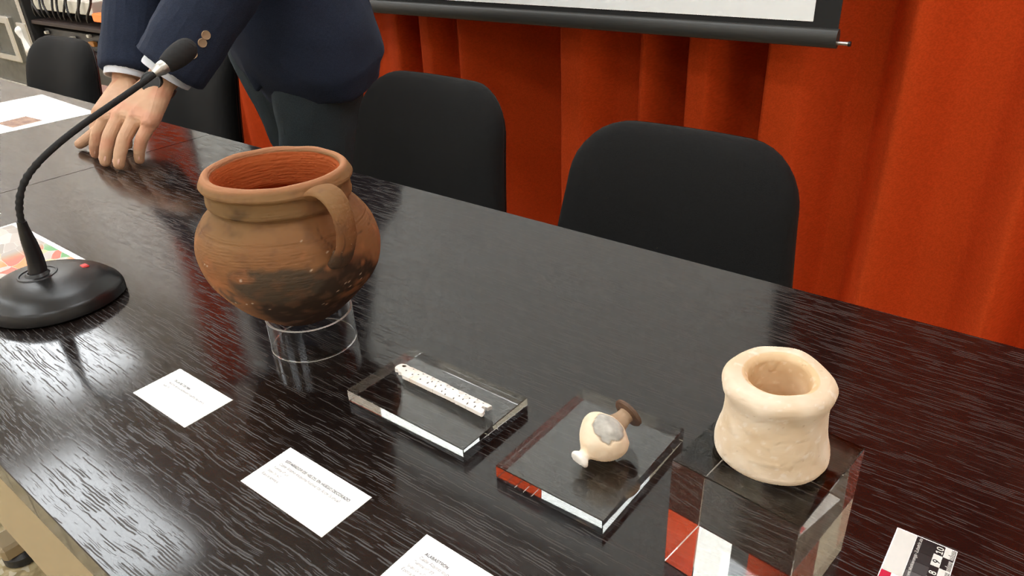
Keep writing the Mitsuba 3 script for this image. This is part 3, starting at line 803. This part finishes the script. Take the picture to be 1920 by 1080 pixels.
def finger(pts, r0, r1):
    rs = np.linspace(r0, r1, len(pts))
    return chain(list(zip(pts, rs)), 16)

# left hand (with the watch): knuckles and tips
mcp = [V(-1.277, .516, .8020), V(-1.2430, .5235, .8080), V(-1.2120, .5325, .8070), V(-1.1830, .5400, .8010)]
tips_ = [V(-1.292, .489, .7485), V(-1.2320, .4770, .7485), V(-1.1950, .4810, .7485), V(-1.1900, .5120, .7485)]
knuckle_r = [.0112, .0116, .0110, .0100]
parts_ = []
nails = []
for j in range(4):
    a, b = mcp[j], tips_[j]
    out = V(.35, -.80, .48)
    out /= np.linalg.norm(out)
    p1 = a + (b - a) * .46 + out * .0075
    p2 = a + (b - a) * .76 + out * .0060
    r_ = knuckle_r[j]
    parts_.append(chain([(a, r_ * 1.08), (p1, r_ * .98), (p2, r_ * .88), (b + V(0, 0, .001), r_ * .78)], 18))
    nails.append((p2 * .25 + b * .75 + out * r_ * .62, b - p2, out, r_))
parts_.append(m3.Manifold.batch_hull([ball(LW + L2 * .014, .0205), ball(LW - L2 * .014, .0205)] + [ball(q * .93 + LW * .07 - V(0, 0, .001), .0138) for q in mcp]))
for q in mcp:
    parts_.append(bone((LW + V(0, 0, .004), .0125), (q + V(.0016, -.0022, .0022), .0112)))
th0 = LW * .62 + mcp[0] * .38 + V(-.012, .006, -.006)
th1, th2, th3 = V(-1.312, .552, .796), V(-1.345, .523, .770), V(-1.3690, .4980, .7505)
parts_.append(chain([(th0, .016), (th1, .0125), (th2, .0105), (th3, .0085)], 18))
# right hand, half hidden behind the left one
rm = [V(-1.366, .543, .7940), V(-1.366, .560, .7950), V(-1.355, .574, .7950), V(-1.330, .580, .7940)]
rt = [V(-1.352, .520, .7485), V(-1.326, .524, .7485), V(-1.303, .531, .7485), V(-1.294, .545, .7485)]
for j in range(4):
    p1 = rm[j] * .5 + rt[j] * .5 + V(0, -.004, .007)
    parts_.append(chain([(rm[j], .0104), (p1, .0092), (rt[j], .0076)], 18))
parts_.append(m3.Manifold.batch_hull([ball(RW_ + L2 * .014, .020), ball(RW_ - L2 * .014, .020)] + [ball(q, .0125) for q in rm]))
parts_.append(chain([(RW_ * .6 + rm[0] * .4, .014), (V(-1.392, .548, .782), .011), (V(-1.375, .525, .7500), .0085)], 18))
# arms, trunk, legs, head: one body
parts_ += [chain([(LS, .050), (LE, .040), (LE * .45 + LW * .55, .034), (LW, .0245)]), chain([(RS, .050), (RE, .040), (RE * .45 + RW_ * .55, .034), (RW_, .0245)])]
CH = (LS + RS) / 2 - V(0, 0, .10)
parts_ += [m3.Manifold.batch_hull([ball(LS + V(0, 0, -.01) - L2 * .03, .06), ball(RS + V(0, 0, -.01) + L2 * .03, .06), ball(CH + L2 * .09, .085), ball(CH - L2 * .09, .085)]),
           m3.Manifold.batch_hull([ball(CH + L2 * .09, .085), ball(CH - L2 * .09, .085), ball(P_ + L2 * .08, .09), ball(P_ - L2 * .08, .09)])]
parts_ += [chain([(LH, .075), (LK, .052), (LA, .038)]), chain([(RH, .075), (RK, .052), (RA, .038)])]
for A_ in (LA, RA):
    parts_.append(bone((A_ - V(0, 0, .045), .032), (A_ + F_ * .15 - V(0, 0, .06), .024)))
parts_.append(bone((NECK - V(0, 0, .06), .062), (NECK + V(0, 0, .05) + F_ * .025, .054)))
UPH = V(0, 0, 1)
HF = F_ * .93 - V(0, 0, .36)
HF /= np.linalg.norm(HF)
HU = np.cross(np.cross(HF, UPH), HF)
HU /= np.linalg.norm(HU)
hp_ = lambda f, u, l: HEAD + HF * f + HU * u + L2 * l
parts_.append(m3.Manifold.batch_hull([ball(hp_(-.02, .035, 0), .080), ball(hp_(.03, .03, .012), .062), ball(hp_(.03, .03, -.012), .062), ball(hp_(.055, -.075, .014), .028), ball(hp_(.055, -.075, -.014), .028), ball(hp_(-.03, -.04, 0), .062)]))
parts_.append(bone((hp_(.088, .015, 0), .009), (hp_(.104, -.022, 0), .0125)))
parts_.append(bone((hp_(.083, .030, .030), .009), (hp_(.085, .030, -.030), .009)))
parts_.append(bone((hp_(.082, -.052, .018), .0075), (hp_(.082, -.052, -.018), .0075)))
for sgn in (-1, 1):
    parts_.append(bone((hp_(-.008, .020, sgn * .076), .013), (hp_(.0, -.012, sgn * .074), .009)))
body = soften(m3.Manifold.batch_boolean(parts_, m3.OpType.Add), .0048, 8)
add(k + '__body', body, 'm_skin', smooth=True)
part_label(k + '__body', 'tanned skin of the hands and head')
for n_, (c_, dd, out, r_) in enumerate(nails):
    e = trimesh.creation.icosphere(2, 1.0)
    dd = dd / np.linalg.norm(dd)
    out = out - dd * (out @ dd)
    out /= np.linalg.norm(out)
    M_ = np.eye(4)
    M_[:3, 0], M_[:3, 1], M_[:3, 2], M_[:3, 3] = dd * .0072, np.cross(out, dd) * r_ * .66, out * .0016, c_
    e.apply_transform(M_)
    add(k + '__fingernail', e, 'm_nail', smooth=True)
for sgn in (-1, 1):
    add(k + '__eye', trimesh.creation.icosphere(2, .0105).apply_translation(hp_(.078, .016, sgn * .031)), 'm_eye', smooth=True)
hair = m3.Manifold.batch_hull([ball(hp_(-.024, .045, 0), .083), ball(hp_(.02, .060, 0), .062), ball(hp_(-.045, -.02, 0), .066)])
hair = hair - m3.Manifold.batch_hull([ball(hp_(.09, -.02, .05), .062), ball(hp_(.09, -.02, -.05), .062), ball(hp_(.06, -.12, 0), .08), ball(hp_(.10, .03, 0), .045)])
add(k + '__hair', soften(hair, .008, 6), 'm_hair', smooth=True)
# jacket: trunk loft + sleeves
secs = [(.738, -.028, .165, .098), (.742, -.028, .180, .112), (.765, -.022, .192, .124), (.81, -.012, .202, .146), (.87, .0, .202, .151), (.95, .018, .192, .146), (1.04, .045, .190, .138), (1.14, .075, .205, .136), (1.24, .10, .215, .132), (1.32, .115, .195, .115), (1.375, .125, .115, .085), (1.39, .13, .07, .06)]
sz = np.linspace(0, 1, len(secs))
ss = PchipInterpolator(sz, np.array(secs))(np.linspace(0, 1, 90))
aa = np.linspace(0, 2 * np.pi, 96, endpoint=False)
shift_l = PchipInterpolator([.7, .87, 1.1, 1.335, 1.4], [0, 0, -.005, 0, 0])
rows = []
for z__, f_, ra, rb in ss:
    c_ = V(P_[0], P_[1], 0) + F_ * f_ + ((LS + RS) / 2 - P_)[:2].dot(L2[:2]) * L2 * np.clip((z__ - .87) / .45, 0, 1)
    ring_ = c_ + np.outer(np.cos(aa) * ra, L2) + np.outer(np.sin(aa) * rb, F_)
    ring_[:, 2] = z__ + .055 * np.clip(-np.sin(aa), 0, 1) * np.clip((.86 - z__) / .10, 0, 1) + .012 * np.sin(aa * 2 + 1) * np.clip((.80 - z__) / .06, 0, 1)
    rows.append(ring_)
jv = np.vstack(rows + [[rows[0].mean(0)], [rows[-1].mean(0)]])
i_ = np.arange(96)
nn_ = 90 * 96
jf = np.vstack([tri(grid_faces(90, 96, True)), np.stack([np.full(96, nn_), i_, (i_ + 1) % 96], 1), np.stack([np.full(96, nn_ + 1), nn_ - 96 + (i_ + 1) % 96, nn_ - 96 + i_], 1)])
jt = trimesh.Trimesh(jv, jf, process=True)
if jt.volume < 0:
    jt.invert()
def sleeve(S0, E0, W0, r_c, g=1.0):
    d = (W0 - E0) / np.linalg.norm(W0 - E0)
    end = W0 - d * .024
    c = chain([(S0, .078), (S0 * .5 + E0 * .5, .066 * g), (E0, .062 * g), (E0 * .5 + end * .5, .059 * g), (end, r_c)], 28)
    cut = align(trimesh.creation.cylinder(radius=.2, height=.2), d, end + d * .1)
    return c - to_man(cut), end, d
sl, lend, ld = sleeve(LS, LE, LW, .060)
sr, rend, rd = sleeve(RS, RE, RW_, .047, .86)
flap = m3.Manifold.batch_hull([ball(P_ + F_ * .135 + L2 * .05 + V(0, 0, .09), .010), ball(P_ + F_ * .145 + L2 * .02 + V(0, 0, .03), .009), ball(P_ + F_ * .120 + L2 * .05 + V(0, 0, -.09), .006), ball(P_ + F_ * .10 + L2 * .06 + V(0, 0, -.05), .010)])
vent = m3.Manifold.batch_hull([ball(P_ - F_ * .05 + L2 * .11 + V(0, 0, .19), .006), ball(P_ - F_ * .128 + L2 * .085 + V(0, 0, .13), .005), ball(P_ - F_ * .138 + L2 * .100 + V(0, 0, .06), .004), ball(P_ - F_ * .05 + L2 * .10 + V(0, 0, .06), .006)])
jack = soften(m3.Manifold.batch_boolean([to_man(jt), sl, sr, flap, vent], m3.OpType.Add), .011, 4)
jv = np.array(jack.vertices)
nrm = np.array(jack.vertex_normals)
wr = meshkit.fbm(np.column_stack([jv @ V(.9, .3, .5) * 14, jv @ V(-.3, .9, .1) * 14, jv[:, 2] * 9]), 3, 4) - .5
jack.vertices = jv + nrm * (.016 * wr)[:, None]
add(k + '__jacket', jack, 'm_jacket', smooth=50)
part_label(k + '__jacket', 'navy suit jacket')
for e_, d_, r_ in ((lend, ld, .0405), (rend, rd, .0385)):
    c_ = lathe([(r_ - .003, -.03), (r_, -.03), (r_ + .0008, .010), (r_, .0135), (r_ - .002, .0135), (r_ - .003, .010)], 48, True)
    s_ = add(k + '__shirt_cuff', align(c_, d_, e_), 'm_shirt', smooth=40)
    part_label(s_, 'white shirt cuff')
# sleeve buttons on the near cuff
for q, bn in ((V(-1.1512, .6527, .9217), V(.958, -.288, 0)), (V(-1.1541, .6452, .9110), V(.965, -.255, -.05)), (V(-1.1603, .6281, .8960), V(.953, -.289, -.092))):
    b_ = lathe([(0, 0), (.0066, 0), (.0074, .0015), (.0066, .0034), (.0052, .0027), (0, .0027)], 24)
    add(k + '__sleeve_button', align(b_, bn, q - bn * .0004), 'm_horn', smooth=40)
# trousers
tr = [chain([(LH, .098), (LH * .5 + LK * .5, .083), (LK, .073), (LA + V(0, 0, .01), .056)], 28), chain([(RH, .098), (RH * .5 + RK * .5, .083), (RK, .073), (RA + V(0, 0, .01), .056)], 28),
      m3.Manifold.batch_hull([ball(P_ + L2 * .075 + V(0, 0, .06), .105), ball(P_ - L2 * .075 + V(0, 0, .06), .105), ball(LH, .098), ball(RH, .098)])]
trm = soften(m3.Manifold.batch_boolean(tr, m3.OpType.Add), .016, 6)
tv = np.array(trm.vertices)
trm.vertices = tv + np.array(trm.vertex_normals) * (.020 * (meshkit.fbm(tv * [13, 13, 8], 3, 8) - .5))[:, None]
add(k + '__trousers', trm, 'm_trousers', smooth=True)
part_label(k + '__trousers', 'dark blue-grey trousers')
for A_ in (LA, RA):
    sh = soften(m3.Manifold.batch_hull([ball(A_ - V(0, 0, .04), .046), ball(A_ - F_ * .03 - V(0, 0, .055), .034), ball(A_ + F_ * .13 + L2 * .012 - V(0, 0, .055), .035), ball(A_ + F_ * .18 - V(0, 0, .062), .027)]), .012, 4)
    sh.vertices[:, 2] = np.maximum(sh.vertices[:, 2], .001)
    add(k + '__shoe', sh, 'm_black_plastic', smooth=True)
# wrist watch
wd = ld
e1 = L2 - wd * (L2 @ wd)
e1 /= np.linalg.norm(e1)
e2 = np.cross(wd, e1)
WM = np.eye(4)
WM[:3, 0], WM[:3, 1], WM[:3, 2], WM[:3, 3] = e1 * 1.36, e2 * 1.0, wd, LW + wd * .007
w_ = add(k + '__watch', lathe([(.0240, -.008), (.0262, -.008), (.0268, 0), (.0262, .008), (.0240, .008)], 48, True).apply_transform(WM), 'm_black_plastic', smooth=40)
part_label(w_, 'dark wrist watch')
wo = e1 * .80 + (e2 if e2[2] > 0 else -e2) * .60
wc = LW + wd * .007 + e1 * .0268 * 1.36 * .80 + (e2 if e2[2] > 0 else -e2) * .0268 * .60
add(w_ + '__watch_case', align(lathe([(0, -.004), (.0165, -.004), (.0180, -.001), (.0172, .005), (.0150, .0065), (0, .0065)], 40), wo, wc), 'm_black_plastic', smooth=35)
add(w_ + '__bezel', align(lathe([(.0150, .0055), (.0168, .0052), (.0166, .0068), (.0150, .0072)], 40, True), wo, wc), 'm_bar', smooth=35)

# ------------------------------------------------------------------ equipment at the far left
def grey_cloth(p, n, uv):
    return mix((.085, .082, .070), (.125, .122, .105), fbm(p.x * 40, p.y * 40, p.z * 40))
mat('m_case_grey', proc(grey_cloth), .7)
mat('m_white_plastic', (.80, .80, .78), .4)
mat('m_label_white', (.62, .60, .52), .6)
mat('m_wood_brown', (.36, .16, .055), .5)
mat('m_wood_pink', (.30, .17, .14), .5)
CY = 1.30
k = thing('flight_case', 'grey flight case with metal edges and white latch at the far left', 'flight case')
add(k + '__case_body', box(-4.55, -3.72, CY, CY + .15, .03, .96, .004), 'm_case_grey')
add(k + '__edge_strip', box(-3.735, -3.700, CY - .012, CY + .02, .03, .96, .003), 'm_aluminium')
add(k + '__edge_strip', box(-4.55, -3.70, CY - .012, CY + .02, .385, .415, .003), 'm_aluminium')
hb = trimesh.boolean.difference([box(-4.16, -3.865, CY - .022, CY + .01, .52, .72, .006), box(-4.12, -3.905, CY - .05, CY + .05, .55, .69, .004)], engine='manifold')
add(k + '__recessed_handle', hb, 'm_aluminium')
lat = to_tm(m3.Manifold.batch_boolean([bone((V(-3.775, CY - .014, .665), .022), (V(-3.765, CY - .014, .63), .010)), bone((V(-3.765, CY - .014, .635), .012), (V(-3.735, CY - .014, .59), .020))], m3.OpType.Add))
l_ = add(k + '__latch', lat, 'm_white_plastic', smooth=40)
part_label(l_, 'white corner latch')
add(k + '__latch_plate', box(-3.80, -3.705, CY - .016, CY, .545, .70, .003), 'm_aluminium')

k = thing('equipment_rack', 'black rack of audio equipment with white labels behind the far left chair', 'equipment rack')
RX0, RX1 = -3.69, -2.86
add(k + '__back_panel', box(RX0, RX1, CY + .145, CY + .16, .03, .95), 'm_black_matte')
add(k + '__side_panel', box(RX0, RX0 + .025, CY - .01, CY + .145, .03, .95, .002), 'm_black_matte')
add(k + '__side_panel', box(RX1 - .025, RX1, CY - .01, CY + .145, .03, .95, .002), 'm_black_matte')
mat('m_brown_dark', (.030, .018, .016), .6)
add(k + '__shelf', box(RX0 + .026, RX1 - .026, CY, CY + .14, .70, .715, .002), 'm_brown_dark')
add(k + '__shelf', box(RX0 + .026, RX1 - .026, CY, CY + .14, .60, .612, .002), 'm_brown_dark')
add(k + '__shelf', box(RX0 + .026, RX1 - .026, CY, CY + .14, .40, .412, .002), 'm_brown_dark')
pt = add(k + '__patch_panel', box(RX0 + .05, -3.10, CY + .02, CY + .13, .757, .806, .003), 'm_label_white')
part_label(pt, 'white panel crossed by black cables')
rng = np.random.default_rng(4)
for n in range(11):
    xa = RX0 + .08 + n * .048 + rng.uniform(-.01, .01)
    xb = xa + rng.uniform(-.05, .07)
    add(k + '__cable', tube(spline([(xa, CY + .006, .735), (xa * .6 + xb * .4 + .01, CY - .004, .765), (xb, CY + .004, .80), (xb + .01, CY + .008, .825)], 20), .0045, 8), 'm_black_plastic', smooth=50)
add(k + '__mixer_unit', box(RX0 + .06, RX1 - .10, CY + .03, CY + .13, .613, .685, .004), 'm_black_plastic')
add(k + '__amplifier', box(RX0 + .06, RX1 - .06, CY + .02, CY + .13, .413, .560, .004), 'm_black_plastic')
mat('m_orange', (.75, .10, .02), .5)
o_ = add(k + '__lit_switch', box(-3.060, -2.985, CY - .004, CY + .03, .742, .772, .004), 'm_orange')
scene[o_]['emitter'] = {'type': 'area', 'radiance': {'type': 'rgb', 'value': [1.1, .16, .03]}}
part_label(o_, 'glowing orange switch')
for xa, za in ((-3.62, .70), (-3.60, .66), (-3.585, .625), (-3.57, .58), (-3.44, .645), (-3.41, .648), (-3.38, .651), (-3.35, .654), (-3.36, .635), (-3.20, .672)):
    add(k + '__white_tag', box(xa, xa + .018, CY + .012, CY + .028, za, za + .012, .002), 'm_label_white')
mat('m_amber', (.30, .12, .02), .5)
add(k + '__amber_tag', box(-3.20, -3.155, CY + .012, CY + .028, .640, .658, .002), 'm_amber')

k = thing('side_table', 'small brown wooden side table behind the far left chair', 'side table')
add(k + '__table_top', box(-2.92, -2.52, 1.02, 1.20, .520, .545, .003), 'm_wood_pink')
add(k + '__shelf', box(-2.90, -2.54, 1.03, 1.19, .40, .42, .003), 'm_wood_pink')
add(k + '__panel', box(-2.89, -2.55, 1.05, 1.18, .03, .40, .003), 'm_wood_brown')
for sx in (-2.905, -2.545):
    for sy in (1.035, 1.185):
        add(k + '__leg', box(sx - .013, sx + .013, sy - .013, sy + .013, 0, .52, .002), 'm_wood_brown')
